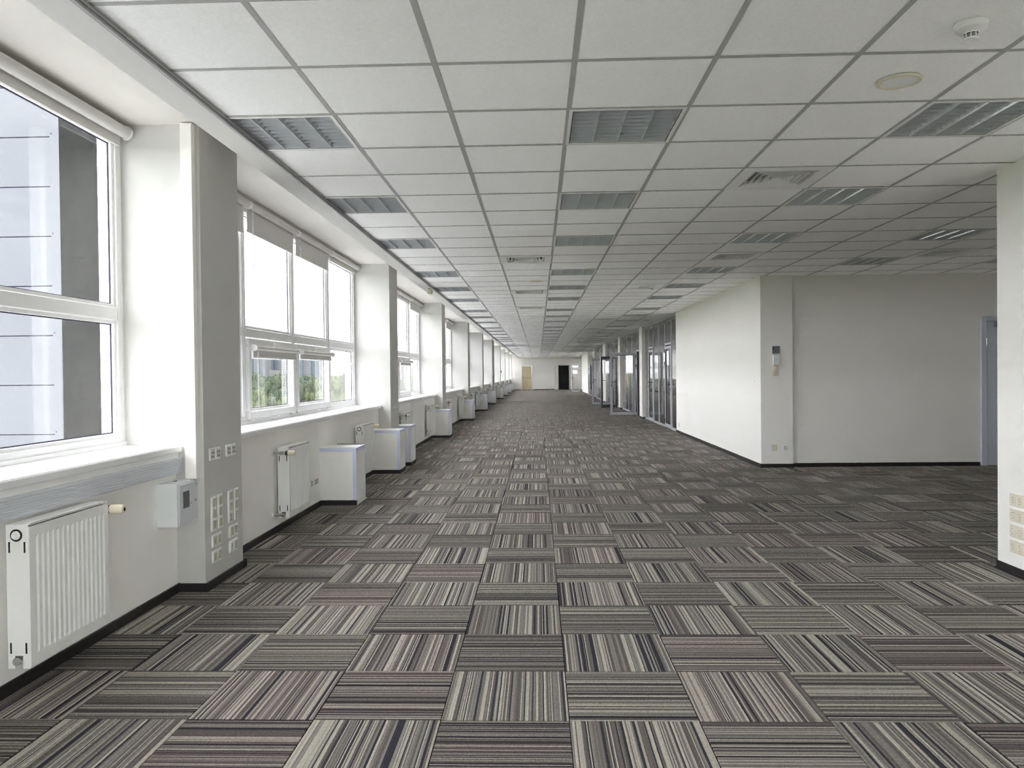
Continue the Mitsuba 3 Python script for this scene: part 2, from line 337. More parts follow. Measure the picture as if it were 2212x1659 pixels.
for (x, y) in [(WX + .012, 4.788), (CX + .012, 4.788), (CX + .012, 5.427)]:
    obj('corner_cap', cb(x - .006, x + .012, y - .012, y + .006, 0, .056, .003), 'm_base', 'baseboard_left')
struct('baseboard_right', skirt([((GX, Y0), (GX, 5.36), (-1, 0)), ((GX, 10.937), (GX, 17.6), (-1, 0)), ((GX, 10.95), (3.54, 10.95), (0, -1)), ((3.553, 11.02), (6.13, 11.02), (0, -1)), ((GX, 48.5), (GX, 54.7), (-1, 0))]),
       'm_base', 'black plastic skirting along the right walls', 'skirting')
struct('baseboard_far', skirt([((-2.28, Y1), (-1.44, Y1), (0, -1)), ((-.49, Y1), (1.36, Y1), (0, -1))]), 'm_base', 'black plastic skirting along the far end wall', 'skirting')

# ------------------------------------------------------------------ windows, sills
FXI, FXO, PX = -2.600, -2.668, -2.640
def window(n, a, b):
    q = [a + (b - a) * k / 4 for k in range(5)]
    W = f'window_{n}'
    fr = [bx(FXO, FXI, a, b, .922, .985), bx(FXO, FXI, a, b, 2.815, SOFFIT), bx(FXO, FXI, a, a + .06, .985, 2.815), bx(FXO, FXI, b - .06, b, .985, 2.815), bx(FXI, FXI + .012, a, b, .922, .948)]
    struct(W, cat(fr), 'm_pvc', f'white framed window number {n} from the camera along the left wall' if n > 1 else 'large white framed window at the left edge of the photo', 'window')
    used[W] = 1
    for k in (1, 2, 3):
        obj('mullion', cat([cb(FXO, FXI, q[k] - .043, q[k] + .043, .985, 2.815, .006), bx(FXI, FXI + .006, q[k] - .012, q[k] + .012, .985, 2.815)]), 'm_pvc', W)
    for k in range(4):
        l, r = q[k] + (.06 if k == 0 else .043), q[k + 1] - (.06 if k == 3 else .043)
        obj('transom', cb(FXO, FXI, l, r, 1.700, 1.782, .006), 'm_pvc', W)
        for z0, z1, up in ((1.782, 2.815, True), (.985, 1.700, False)):
            sash = (not up) and k in (1, 2)
            if sash:
                sy0, sy1, sz0, sz1, wd = q[k] + .036, q[k + 1] - .022, .962, 1.690, .070
                s = cat([cb(FXI - .02, FXI + .028, sy0, sy1, sz0, sz0 + wd, .006), cb(FXI - .02, FXI + .028, sy0, sy1, sz1 - wd, sz1, .006),
                         cb(FXI - .02, FXI + .028, sy0, sy0 + wd, sz0 + wd, sz1 - wd, .006), cb(FXI - .02, FXI + .028, sy1 - wd, sy1, sz0 + wd, sz1 - wd, .006)])
                S = obj('sash', s, 'm_pvc', W)
                yc = (sy0 + sy1) / 2 - .02
                obj('handle', cat([cb(FXI + .028, FXI + .040, yc - .016, yc + .016, sz1 - .062, sz1 - .008, .004), cb(FXI + .040, FXI + .056, yc - .010, yc + .115, sz1 - .042, sz1 - .024, .005)]), 'm_white_plastic', S)
                for yy in (sy0 + .08, (sy0 + sy1) / 2 + .1, sy1 - .1):
                    obj('hinge', cat([cb(FXI + .012, FXI + .034, yy - .04, yy + .04, .950, .968, .004), cyl((FXI + .03, yy + .03, .962), (FXI + .03, yy + .055, .962), .011, 10)]), 'm_white_plastic', S)
                gy0, gy1, gz0, gz1 = sy0 + wd, sy1 - wd, sz0 + wd, sz1 - wd
            else:
                gy0, gy1, gz0, gz1 = l, r, z0, z1
            # glazing bead with its dark rubber line, then the pane
            bd = .020
            obj('bead', cat([bx(PX + .006, PX + .024, gy0, gy1, gz0, gz0 + bd), bx(PX + .006, PX + .024, gy0, gy1, gz1 - bd, gz1), bx(PX + .006, PX + .024, gy0, gy0 + bd, gz0 + bd, gz1 - bd), bx(PX + .006, PX + .024, gy1 - bd, gy1, gz0 + bd, gz1 - bd)]), 'm_pvc', W)
            g = .026
            obj('gasket', cat([bx(PX + .001, PX + .006, gy0, gy1, gz0, gz0 + g), bx(PX + .001, PX + .006, gy0, gy1, gz1 - g, gz1), bx(PX + .001, PX + .006, gy0, gy0 + g, gz0 + g, gz1 - g), bx(PX + .001, PX + .006, gy1 - g, gy1, gz0 + g, gz1 - g)]), 'm_gasket', W)
            v = np.array([[PX, gy0, gz0], [PX, gy1, gz0], [PX, gy1, gz1], [PX, gy0, gz1]])
            obj('pane', (v, np.array([[0, 1, 2], [0, 2, 3]])), 'm_glass', W)
    lab = 'white window sill ' + ('above the grey cable channel at the left edge' if n == 1 else f'under window number {n} from the camera')
    obj('window_sill', cb(FXO, -2.235, a + .001, b - .001, .877, .922, .008), 'm_sill', label=lab, cat_='window sill', kind='structure')
wn = 0
for a, b in BAYS[1:]:
    wn += 1
    window(wn, a, b)
a, b = BAYS[-1]
obj('end_infill', bx(-2.75, -2.6, BAYS[0][0], BAYS[0][1], .877, SOFFIT), 'm_wall', 'wall_left')

# ------------------------------------------------------------------ roller blinds
def chain(y, x, ztop, zbot, w=.022):
    pts = [(x, y, ztop)] + [(x, y + w * .1 * math.sin(t * 3), ztop + (zbot - ztop) * t) for t in np.linspace(.1, 1, 8)]
    pts += [(x, y + w * .5 * (1 - math.cos(t)), zbot - .03 * math.sin(t)) for t in np.linspace(.3, math.pi, 7)]
    pts += [(x, y + w, zbot + (ztop - zbot) * t) for t in np.linspace(.1, 1, 5)]
    return tube(pts, .0022, 5)
def blind(y0, y1, ztop, zdrop, label, group, x=FXI + .052, r=.030, ch=None):
    B = thing('roller_blind', label, 'roller blind', group)
    obj('roll', cyl((x, y0 + .02, ztop), (x, y1 - .012, ztop), r, 24), 'm_blind', B, smooth=30)
    obj('fabric', cat([bx(x - r - .0006, x - r + .0006, y0 + .03, y1 - .025, zdrop, ztop), cb(x - r - .006, x - r + .006, y0 + .028, y1 - .023, zdrop - .018, zdrop + .004, .003)]), 'm_blind', B)
    for yy in (y0 + .008, y1 - .008):
        obj('bracket', cat([cyl((x, yy - .006, ztop), (x, yy + .006, ztop), r + .008, 20), bx(FXI, x, yy - .006, yy + .006, ztop - .02, ztop + .03)]), 'm_white_plastic', B, smooth=30)
    if ch: obj('chain', chain(y0 + .05, x + .012, ztop, ch), 'm_chain', B)
    return B
q2 = [BAYS[2][0] + (BAYS[2][1] - BAYS[2][0]) * k / 4 for k in range(5)]
q3 = [BAYS[3][0] + (BAYS[3][1] - BAYS[3][0]) * k / 4 for k in range(5)]
q4 = [BAYS[4][0] + (BAYS[4][1] - BAYS[4][0]) * k / 4 for k in range(5)]
q1 = [BAYS[1][0] + (BAYS[1][1] - BAYS[1][0]) * k / 4 for k in range(5)]
BT = 2.868
for k in (2, 3): blind(q1[k] + .02, q1[k + 1] - .02, BT, 2.80, 'rolled-up white roller blind ' + ('above the large pane at the left edge' if k == 3 else 'of the left window, outside the left edge'), None, r=.036)
blind(q2[0] + .02, q2[1] - .02, BT, 2.62, 'white roller blind mostly hidden behind the nearest wall column', None)
blind(q2[1] + .02, q2[2] - .02, BT, 2.655, 'white roller blind pulled slightly down over the nearest fully visible tall pane', None, ch=1.84)
blind(q2[2] + .02, q2[3] - .02, BT, 2.655, 'white roller blind pulled slightly down over the middle tall pane', None, ch=1.84)
blind(q2[3] + .02, q2[4] - .02, BT, 2.80, 'white roller blind rolled almost up over the last tall pane of the three-pane window', None)
for k, (d, c) in enumerate(((2.8, None), (2.8, 1.84), (2.79, 1.84), (2.70, None))):
    blind(q3[k] + .02, q3[k + 1] - .02, BT, d, f'white roller blind over the {ORD[k]} tall pane of the third window', None, ch=c)
blind(q4[3] + .02, q4[4] - .02, BT, 2.68, 'white roller blind over the last tall pane of the fourth window', None)
for q, names in ((q2, ('nearest opening lower sash, longer than its neighbour', 'second opening lower sash of the three-pane window')), (q3, ('first opening lower sash of the third window', 'second opening lower sash of the third window'))):
    for k in (1, 2):
        blind(q[k] + .10, q[k + 1] - .0, 1.605, 1.535 if k == 1 else 1.55, 'short roller blind on the ' + names[k - 1], None, x=FXI + .054, r=.020, ch=1.05 if k == 1 else None)

# ------------------------------------------------------------------ radiators
def radiator(y0, valve, label, bay):
    """panel radiator 0.6 x 0.6 x 0.1 m, its near end at y0; valve: 'near' or 'far'"""
    L, z0, z1, xb, xf = .60, .137, .735, -2.24, -2.14
    R = thing('radiator', label, 'radiator')
    # ribbed front panel
    n = 15; pitch = (L - .06) / n
    def front(x, flip):
        prof = [(0, 0), (.03, 0)]
        for k in range(n):
            s = .03 + k * pitch
            prof += [(s + pitch * .16, 0), (s + pitch * .32, -.007), (s + pitch * .68, -.007), (s + pitch * .84, 0)]
        prof += [(L - .03, 0), (L, 0)]
        prof = np.array(prof)
        v, f = [], []
        zz = [z0, z0 + .045, z0 + .058, z1 - .063, z1 - .05, z1 - .012]
        for r_, z in enumerate(zz):
            deep = 1.0 if r_ in (2, 3) else 0.0
            for s, d in prof: v.append((x + flip * d * deep, y0 + s, z))
        m = len(prof)
        for r_ in range(len(zz) - 1):
            for c in range(m - 1):
                a = r_ * m + c
                f += [[a, a + 1, a + m + 1], [a, a + m + 1, a + m]]
        return trimesh.Trimesh(np.array(v), np.array(f), process=False)
    obj('front_panel', cat([front(xf, 1), bx(xf - .012, xf - .0005 - .0075, y0 + .004, y0 + L - .004, z0, z1 - .012), bx(xf - .012, xf, y0, y0 + .002, z0, z1 - .012), bx(xf - .012, xf, y0 + L - .002, y0 + L, z0, z1 - .012), bx(xf - .012, xf, y0, y0 + L, z0 - .002, z0), bx(xf - .012, xf, y0, y0 + L, z1 - .012, z1 - .01)]), 'm_radiator', R)
    obj('back_panel', cb(xb, xb + .012, y0 + .004, y0 + L - .004, z0, z1 - .012, .003), 'm_radiator', R)
    for e, s in ((y0, 1), (y0 + L, -1)):
        d = [cb(xb, xf - .004, e, e + s * .003, z0 + .045, z1 - .001, .001), cb(xb, xb + .03, e, e + s * .003, z0 - .01, z0 + .045, .001), cb(xf - .036, xf - .004, e, e + s * .003, z0 - .01, z0 + .045, .001)]
        E = obj('side_cover', cat(d), 'm_radiator', R)
        for xx, za in [(xx, za) for xx in (xb + .014, xf - .020) for za in (z0 + .055, z1 - .118)]:
            obj('slot', bx(xx - .0035, xx + .0035, e - s * .0008, e, za, za + .045), 'm_radiator_slot', E)
    top = [bx(xb, xf - .002, y0, y0 + L, z1 - .004, z1)]
    obj('top_grille', cat(top), 'm_radiator', R)
    obj('vent_slot', bx(xf - .009, xf - .0045, y0 + .02, y0 + L - .01, z1, z1 + .0006), 'm_radiator_slot', R)
    xm = -2.195
    e, s = (y0, -1) if valve == 'near' else (y0 + L, 1)
    o, os_ = (y0 + L, 1) if valve == 'near' else (y0, -1)
    zv, zr = z1 - .045, z0 + .024
    if valve == 'near':
        obj('valve', cat([cyl((xm, e, zv), (xm, e + s * .028, zv), .012), lathe([(.0, 0), (.016, 0), (.016, .03), (0, .03)], (xm - .015, e + s * .03, zv), 'x'), cyl((WX, e + s * .03, zv), (xm + .035, e + s * .03, zv), .0105, 14), cyl((WX, e + s * .03, zv), (WX + .012, e + s * .03, zv), .022, 18, .012)]), 'm_steel', R, smooth=40)
        hx = xm + .035
        obj('valve_collar', cyl((hx, e + s * .03, zv), (hx + .022, e + s * .03, zv), .020, 20), 'm_black', R, smooth=40)
        obj('thermostat_head', lathe([(.0, .0), (.0225, .0), (.024, .008), (.024, .045), (.0215, .058), (.012, .062), (0, .062)], (hx + .022, e + s * .03, zv), 'x', 24), 'm_beige', R, smooth=40)
        obj('return_pipe', cat([cyl((xm, e, zr), (xm, e + s * .022, zr), .013), cyl((WX, e + s * .026, zr), (xm + .018, e + s * .026, zr), .0105, 14), cyl((WX, e + s * .026, zr), (WX + .012, e + s * .026, zr), .022, 18, .012)]), 'm_steel', R, smooth=40)
        obj('rosette', cat([lathe([(.0, .013), (.012, .013), (.026, .004), (.027, 0)], (WX, e + s * .03, zv), 'x', 20), lathe([(.0, .013), (.012, .013), (.026, .004), (.027, 0)], (WX, e + s * .026, zr), 'x', 20)]), 'm_white_plastic', R, smooth=40)
    else:
        obj('valve', cat([cyl((xm, e, zv), (xm, e + .028, zv), .012), lathe([(.0, 0), (.016, 0), (.016, .03), (0, .03)], (xm - .015, e + .03, zv), 'x'), cyl((WX, e + .03, zv), (xm + .03, e + .03, zv), .0105, 14)]), 'm_steel', R, smooth=40)
        hx = xm + .030
        obj('valve_collar', cyl((hx, e + .03, zv), (hx + .022, e + .03, zv), .020, 20), 'm_black', R, smooth=40)
        obj('thermostat_head', lathe([(.0, .0), (.0225, .0), (.024, .008), (.024, .050), (.0215, .066), (.012, .070), (0, .070)], (hx + .022, e + .03, zv), 'x', 24), 'm_beige', R, smooth=40)
        obj('head_cap', cyl((hx + .092, e + .03, zv), (hx + .0925, e + .03, zv), .010, 16), 'm_black', R)
        # blind plugs on the near end
        obj('plug', cat([lathe([(.019, 0), (.019, .004), (.0135, .010), (.0135, .014), (0, .014)], (0, 0, 0), 'y', 20)]).apply_transform(np.diag([1, -1, 1, 1])).apply_translation((xm, y0, zv)), 'm_white_plastic', R, smooth=40)
        obj('plug_ring', trimesh.creation.annulus(.018, .026, .002, transform=trimesh.transformations.rotation_matrix(math.pi / 2, (1, 0, 0), (0, 0, 0))).apply_translation((xm, y0 - .0005, zv)), 'm_radiator_slot', R)
        obj('drain_plug', cyl((xm, y0 - .016, zr), (xm, y0, zr), .0165, 18), 'm_steel', R, smooth=40)
    return R
radiator(3.18, 'far', 'white panel radiator under the grey cable channel at the left edge', 1)
for n, (a, b) in enumerate(BAYS[2:10]):
    fst = {0: 'white panel radiator with its cream thermostat on the near side, beside the data sockets', 1: 'white panel radiator behind the lavender-edged boxes after the second wall column'}
    snd = {0: 'white panel radiator showing a round plug, behind the box with papers on top', 1: 'white panel radiator at the far end of the third window'}
    rest = 'small distant white panel radiator under the windows'
    if n < 9:
        radiator(a + 1.17 - .2 * (n > 0), 'near', fst.get(n, f'white panel radiator just past the {ORD[n]} wall column' if n == 0 else f'small white panel radiator just past the {ORD[n]} wall column from the camera'), n)
        radiator(b - 1.55, 'far', snd.get(n, f'small white panel radiator just before the {ORD[n + 1]} wall column from the camera'), n)

# ------------------------------------------------------------------ boxed-in convector housings with lavender edging
def housing(y0, d, label, group=None, papers=False, bare=False, x1=-1.9):
    H = thing('floor_box', label, 'box', group)
    x0, zt, zb = WX, .59, .052
    obj('body', bx(x0, x1, y0, y0 + d, 0.0 if bare else zb - .002, zt), 'm_board', H)
    t, w = .004, .034
    obj('edging', cat([bx(x0, x1 + t, y0 - t, y0, zt - w, zt + t), bx(x1 - w, x1 + t, y0 - t, y0, zb, zt - w), bx(x1, x1 + t, y0, y0 + d + t, zt - w, zt + t),
                       bx(x1, x1 + .003, y0 + d - .022, y0 + d + t, zb, zt - w), bx(x1 - .018, x1, y0, y0 + d, zt, zt + t), bx(x0, x1 - .018, y0 - t, y0 + .02, zt, zt + t)]), 'm_lavender', H)
    obj('plinth', cat([bx(x0, x1 + .006, y0 - .012, y0, 0, zb)] + ([] if bare else [bx(x1, x1 + .008, y0, y0 + d, 0, zb)])), 'm_base', H)
    if bare:
        obj('torn_edge', cat([cb(x1, x1 + .010, y0 - .004, y0 + d + .02, 0, .012, .003)] + [bx(x1 + .0005, x1 + .003, y0 + .03 + k * .07, y0 + .07 + k * .07, .03 + .006 * (k % 2), .044) for k in range(5)]), 'm_white_plastic', H)
    return H
housing(8.0, .42, 'white floor box with lavender edging, nearest of all, with a sheet of paper on top', bare=True)
pm = trimesh.creation.icosphere(3, 1.0); pm.apply_scale((.085, .11, .004)); pm.apply_translation((-2.02, 8.16, .5965))
obj('plate_cover', pm, 'm_board', smooth=True, label='round cream lid lying on the nearest lavender-edged box', cat_='lid')
obj('wire_rack', cat([tube([(-2.20, 8.40 - .0 * k, .602), (-2.06, 8.36, .606), (-1.96, 8.38, .603)], .004, 5)] + [tube([(-2.18 + .03 * k, 8.37, .602), (-2.17 + .03 * k, 8.40, .607)], .003, 5) for k in range(8)]), 'm_closer', label='thin grey wire strip lying at the back of the nearest lavender-edged box', cat_='wire')
housing(10.55, .42, 'white floor box with lavender edging in front of the second wall column')
housing(11.46, .44, 'white floor box with lavender edging just past the second wall column')
for n, y in enumerate((16.5, 22.6, 28.5, 34.5, 41.8, 47.9, 54.6, 61.0)):
    if n < 2: housing(y, .45, 'white floor box with pale edging before the %s wall column' % ('third', 'fourth')[n])
    else: housing(y, .45, f'small distant white floor box, {ORD[n + 3]} along the windows from the camera')

# ------------------------------------------------------------------ cable channel, trunking, control cabinet on the nearest column
C = obj('cable_channel', cat([bx(WX, -2.232, -.76, 4.79, .752, .845)] + [cb(-2.233, -2.2285, -.76, 4.785, .757 + .0125 * k, .767 + .0125 * k, .002) for k in range(7)]), 'm_alu_paint', label='grey ribbed metal cable channel under the left window sill', cat_='cable channel')
obj('back_rail', bx(WX, -2.262, -.76, 4.80, .845, .877), 'm_board', C)
obj('cable_trunking', cat([cb(-2.197, -2.126, 4.748, 4.7995, .715, 2.905, .002), bx(-2.198, -2.125, 4.75, 4.7995, 2.905, 2.915)]), 'm_wall', label='tall white cable trunking on the side of the nearest wall column', cat_='trunking')
K = thing('control_cabinet', 'small white metal cabinet with a grey display under the left cable trunking', 'cabinet')
obj('body', cb(WX, -2.155, 4.548, 4.7985, .450, .710, .003), 'm_cabinet', K)
D = obj('door', cb(-2.153, -2.142, 4.552, 4.797, .463, .700, .002), 'm_alu_paint', K)
obj('display', bx(-2.142, -2.1405, 4.598, 4.680, .555, .655), 'm_display', D)
obj('lock', lathe([(.010, 0), (.010, .006), (.006, .008), (0, .008)], (-2.142, 4.760, .585), 'x', 16), 'm_steel', D, smooth=40)
obj('key_hole', bx(-2.1345, -2.1335, 4.757, 4.763, .582, .588), 'm_black', D)
obj('indicator', cyl((-2.142, 4.708, .573), (-2.140, 4.708, .573), .004, 10), 'm_closer', D)
obj('emblem', trimesh.creation.annulus(.010, .012, .0012, transform=trimesh.transformations.rotation_matrix(math.pi / 2, (0, 1, 0))).apply_translation((-2.1418, 4.775, .680)), 'm_closer', D, label='small round maker emblem')
obj('grommet', bx(-2.235, -2.215, 4.66, 4.69, .710, .7115), 'm_black', K)

# ------------------------------------------------------------------ sockets and switches
def circle_plate(w, h, r, t):
    p = sg.box(-w / 2, -h / 2, w / 2, h / 2).buffer(-.004).buffer(.004).difference(sg.Point(0, 0).buffer(r, 12))
    return trimesh.creation.extrude_polygon(p, t, engine='earcut')
def facing(normal):
    """4x4 that stands a plate (drawn in xy, thick along +z) on a wall with that normal, its y upwards"""
    n = np.array(normal, float); up = np.array([0, 0, 1.0]); x = np.cross(up, n)
    m = np.eye(4); m[:3, 0], m[:3, 1], m[:3, 2] = x, up, n
    return m
def put(mesh, pos, normal):
    m = facing(normal); m[:3, 3] = pos
    mesh = mesh.copy(); mesh.apply_transform(m); return mesh
def socket_block(pos, normal, nx, nz, label, group=None, frame='m_white_plastic', insert='m_insert', pitch=.071, kind='power', odd=None):
    S = thing('power_socket' if kind == 'power' else 'data_socket', label, 'socket', group)
    w, h = pitch * (nx - 1) + .081, pitch * (nz - 1) + .081
    obj('frame', put(cb(-w / 2, w / 2, -h / 2, h / 2, 0, .010, .004), pos, normal), frame, S)
    for a in range(nx):
        for b in range(nz):
            o = ((a - (nx - 1) / 2) * pitch, (b - (nz - 1) / 2) * pitch)
            im = insert if odd != (a, b) else 'm_cabinet'
            if kind == 'power':
                pl = circle_plate(.056, .056, .0205, .004); pl.apply_translation((o[0], o[1], .010))
                I = obj('insert', put(pl, pos, normal), im, S)
                well = lathe([(.0205, .0142), (.0195, .0105), (0, .0105)], (o[0], o[1], 0), 'z', 20)
                obj('well', put(well, pos, normal), 'm_well' if im == 'm_insert' else insert, I)
                pins = [cyl((o[0] + s * .0095, o[1], .0105), (o[0] + s * .0095, o[1], .0112), .0028, 8) for s in (-1, 1)] + [bx(o[0] - .003, o[0] + .003, o[1] + s * .0185 - .003, o[1] + s * .0185 + .003, .0105, .0135) for s in (-1, 1)]
                obj('contact', put(cat(pins), pos, normal), 'm_closer', I)
            else:
                I = obj('insert', put(cb(o[0] - .027, o[0] + .027, o[1] - .027, o[1] + .027, .010, .0135, .002), pos, normal), im, S)
                jk = [bx(o[0] + s * .012 - .0075, o[0] + s * .012 + .0075, o[1] + q * .0125 - .007, o[1] + q * .0125 + .005, .0135, .0142) for s in (-1, 1) for q in (-1, 1)]
                obj('jack', put(cat(jk), pos, normal), 'm_closer', I)
                fl = [bx(o[0] + s * .012 - .0075, o[0] + s * .012 + .0075, o[1] + q * .0125 + .0055, o[1] + q * .0125 + .0085, .0135, .0148) for s in (-1, 1) for q in (-1, 1)]
                obj('flap', put(cat(fl), pos, normal), 'm_white_plastic', I)
    return S
PXn = (1, 0, 0)
for y, t in ((4.908, 'leftmost'), (4.993, 'second from the left'), (5.165, 'third from the left'), (5.250, 'rightmost')):
    socket_block((CX, y, .850), PXn, 1, 1, f'white data socket on the nearest wall column, {t} of four', kind='data')
for y, t in ((4.920, 'leftmost'), (5.018, 'second from the left'), (5.188, 'third from the left'), (5.288, 'rightmost')):
    socket_block((CX, y, .468), PXn, 1, 3, f'upright triple power socket on the nearest wall column, {t} of four')
for y, z, t, odd in ((4.962, .293, 'upper left', None), (4.960, .190, 'lower left', None), (5.235, .298, 'upper right', None), (5.232, .196, 'lower right, one insert bluish white', (0, 0))):
    socket_block((CX, y, z), PXn, 2, 1, f'double power socket low on the nearest wall column, {t}', odd=odd)
socket_block((WX, 7.68, .275), PXn, 1, 1, 'single white data socket right of the radiator under the second window', kind='data')
socket_block((WX, 7.84, .272), PXn, 2, 1, 'double white data socket on the wall before the nearest lavender-edged box', kind='data')
for y, t in ((11.19, 'left'), (11.38, 'right')):
    socket_block((CX, y, .845), PXn, 1, 1, f'white data socket at sill height on the second wall column, {t} one', kind='data', pitch=.071)
obj('wall_hook', cat([cb(CX, CX + .02, 11.27, 11.29, 1.36, 1.44, .004), cb(CX, CX + .02, 11.24, 11.29, 1.345, 1.365, .004)]), 'm_alu_paint', label='small grey J-shaped hook on the second wall column', cat_='hook')
obj('cable_trunking', cb(WX, WX + .022, 13.72, 14.22, .052, .876, .002), 'm_board', label='wide flat white trunking on the wall under the third window sill', cat_='trunking')
socket_block((WX + .022, 13.98, .22), PXn, 1, 1, 'white data socket low on the flat trunking under the third window', kind='data')
socket_block((WX, 18.6, .12), PXn, 2, 1, 'pale socket low on the wall past the third wall column', kind='data')
# right-hand pier
for n, z in enumerate((.487, .386, .282, .181)):
    socket_block((GX, 5.138, z), (-1, 0, 0), 2, 1, f'cream double power socket at the right edge of the photo, {("top", "second", "third", "bottom")[n]} of four', frame='m_cream_plastic', insert='m_cream_insert')
# the strip of wall beside the alcove
NY = (0, -1, 0); YW = 10.95
P = thing('air_conditioner_controller', 'grey square controller with small display, topmost of the four wall devices', 'controller')
obj('case', cat([cb(3.248, 3.364, YW - .024, YW, 1.583, 1.697, .005)]), 'm_alu_paint', P)
obj('face', bx(3.256, 3.356, YW - .0255, YW - .024, 1.590, 1.690), 'm_alu_dark', P, label='dark grey face')
obj('screen', bx(3.260, 3.281, YW - .027, YW - .0255, 1.652, 1.668), 'm_black', P)
for (x, z, w, h) in ((3.272, 1.630, .016, .010), (3.274, 1.616, .010, .008), (3.300, 1.625, .008, .012), (3.312, 1.625, .008, .012), (3.324, 1.618, .007, .008), (3.330, 1.645, .018, .008), (3.335, 1.630, .012, .014), (3.300, 1.690, .012, .006), (3.316, 1.690, .012, .006), (3.305, 1.597, .026, .005)):
    obj('button', bx(x - w / 2, x + w / 2, YW - .0267, YW - .0255, z - h / 2, z + h / 2), 'm_closer', P)
P = thing('thermostat', 'white upright thermostat below the grey controller', 'thermostat')
obj('case', cb(3.266, 3.355, YW - .030, YW, 1.432, 1.572, .007), 'm_white_plastic', P)
obj('lip', bx(3.268, 3.353, YW - .0305, YW - .030, 1.440, 1.4425), 'm_alu_paint', P)
obj('dial', lathe([(0.013, 0), (.0125, .004), (0, .005)], (0, 0, 0), 'y', 20).apply_transform(np.diag([1, -1, 1, 1])).apply_translation((3.340, YW - .030, 1.447)), 'm_white_plastic', P, smooth=40)
P = thing('dimmer_switch', 'beige round-dial dimmer below the white thermostat', 'switch')
obj('plate', cb(3.264, 3.344, YW - .010, YW, 1.352, 1.428, .004), 'm_beige', P)
obj('dial', lathe([(.026, 0), (.025, .006), (.016, .010), (.014, .018), (0, .019)], (0, 0, 0), 'y', 24).apply_transform(np.diag([1, -1, 1, 1])).apply_translation((3.304, YW - .010, 1.392)), 'm_beige', P, smooth=40)
P = thing('light_switch', 'pale beige rocker switch, lowest of the four wall devices', 'switch')
obj('plate', cb(3.262, 3.342, YW - .009, YW, 1.275, 1.347, .004), 'm_cream_plastic', P)
obj('rocker', cb(3.274, 3.331, YW - .016, YW - .009, 1.284, 1.339, .005), 'm_cream_plastic', P)
socket_block((3.280, YW, .276), NY, 1, 1, 'single cream power socket low on the wall strip beside the alcove', frame='m_cream_plastic', insert='m_cream_insert')
socket_block((3.437, YW, .276), NY, 1, 1, 'single white data socket low on the wall strip beside the alcove', kind='data', insert='m_white_plastic')
obj('cable_outlet', put(cb(-.03, .03, -.05, .05, 0, .012, .005), (GX, 17.25, .18), (-1, 0, 0)), 'm_white_plastic', label='small white outlet plate on the bright partition wall near the glass', cat_='outlet')
for q, t in ((1, 'upper'), (-1, 'lower')):
    obj('screw_hole', put(cyl((0, q * .03, 0), (0, q * .03, .002), .006, 8), (GX, 11.27, 1.24), (-1, 0, 0)), 'm_closer', label=f'tiny screw hole on the bright partition wall, {t} of two', cat_='screw hole')

# ------------------------------------------------------------------ ceiling lights
def louvre_parts():
    h = .285
    frame = ring_xy(.296, .278, -.004, .006)
    sides = [cat([bx(s * .278 - .002, s * .278 + .002, -.278, .278, .0, .085) for s in (-1, 1)]), cat([bx(-.278, .278, s * .278 - .002, s * .278 + .002, .0, .085) for s in (-1, 1)])]
    housing_ = cat([bx(-.285, .285, -.285, .285, .098, .10), *sides])
    def vee(length, x, axis, zb, zt, wb, wt):
        prof = np.array([[-wb, zb], [wb, zb], [wt * .55, zb + (zt - zb) * .5], [wt, zt], [-wt, zt], [-wt * .55, zb + (zt - zb) * .5]])
        v = np.vstack([np.c_[prof[:, 0] + x, np.full(6, -length), prof[:, 1]], np.c_[prof[:, 0] + x, np.full(6, length), prof[:, 1]]])
        f = []
        for a in range(6):
            b = (a + 1) % 6
            f += [[a, b, 6 + b], [a, 6 + b, 6 + a]]
        f += [[0, 2, 1], [0, 3, 2], [0, 4, 3], [0, 5, 4], [6, 7, 8], [6, 8, 9], [6, 9, 10], [6, 10, 11]]
        if axis == 'x': v = v[:, [1, 0, 2]]
        return trimesh.Trimesh(v, np.array(f), process=False)
    dividers = [vee(.276, x, 'y', -.001, .060, .0016, .019) for x in (-.139, 0, .139)]
    dividers += [vee(.276, s * .272, 'y', -.001, .060, .0012, .006) for s in (-1, 1)]
    slats = [vee(.276, -.276 + .552 * (k + .5) / 9, 'x', .006, .046, .0010, .0055) for k in range(9)]
    slats += [vee(.276, s * .272, 'x', .0, .05, .001, .006) for s in (-1, 1)]
    return frame, housing_, dividers, slats
FR, HO, DV, SL = louvre_parts()
P_FR, P_HO = mikit.ply(FR, 'm_lamp_frame'), mikit.ply(HO, 'm_void')
P_DV = [mikit.ply(m, 'm_mirror') for m in DV]; P_SL = [mikit.ply(m, 'm_slat') for m in SL]
P_DVW = [mikit.ply(m, 'm_slat_white') for m in DV]; P_SLW = [mikit.ply(m, 'm_slat_white') for m in SL]
P_LV, P_LVW = mikit.ply(cat(DV + SL), 'm_slat'), mikit.ply(cat(DV + SL), 'm_slat_white')
order = {}
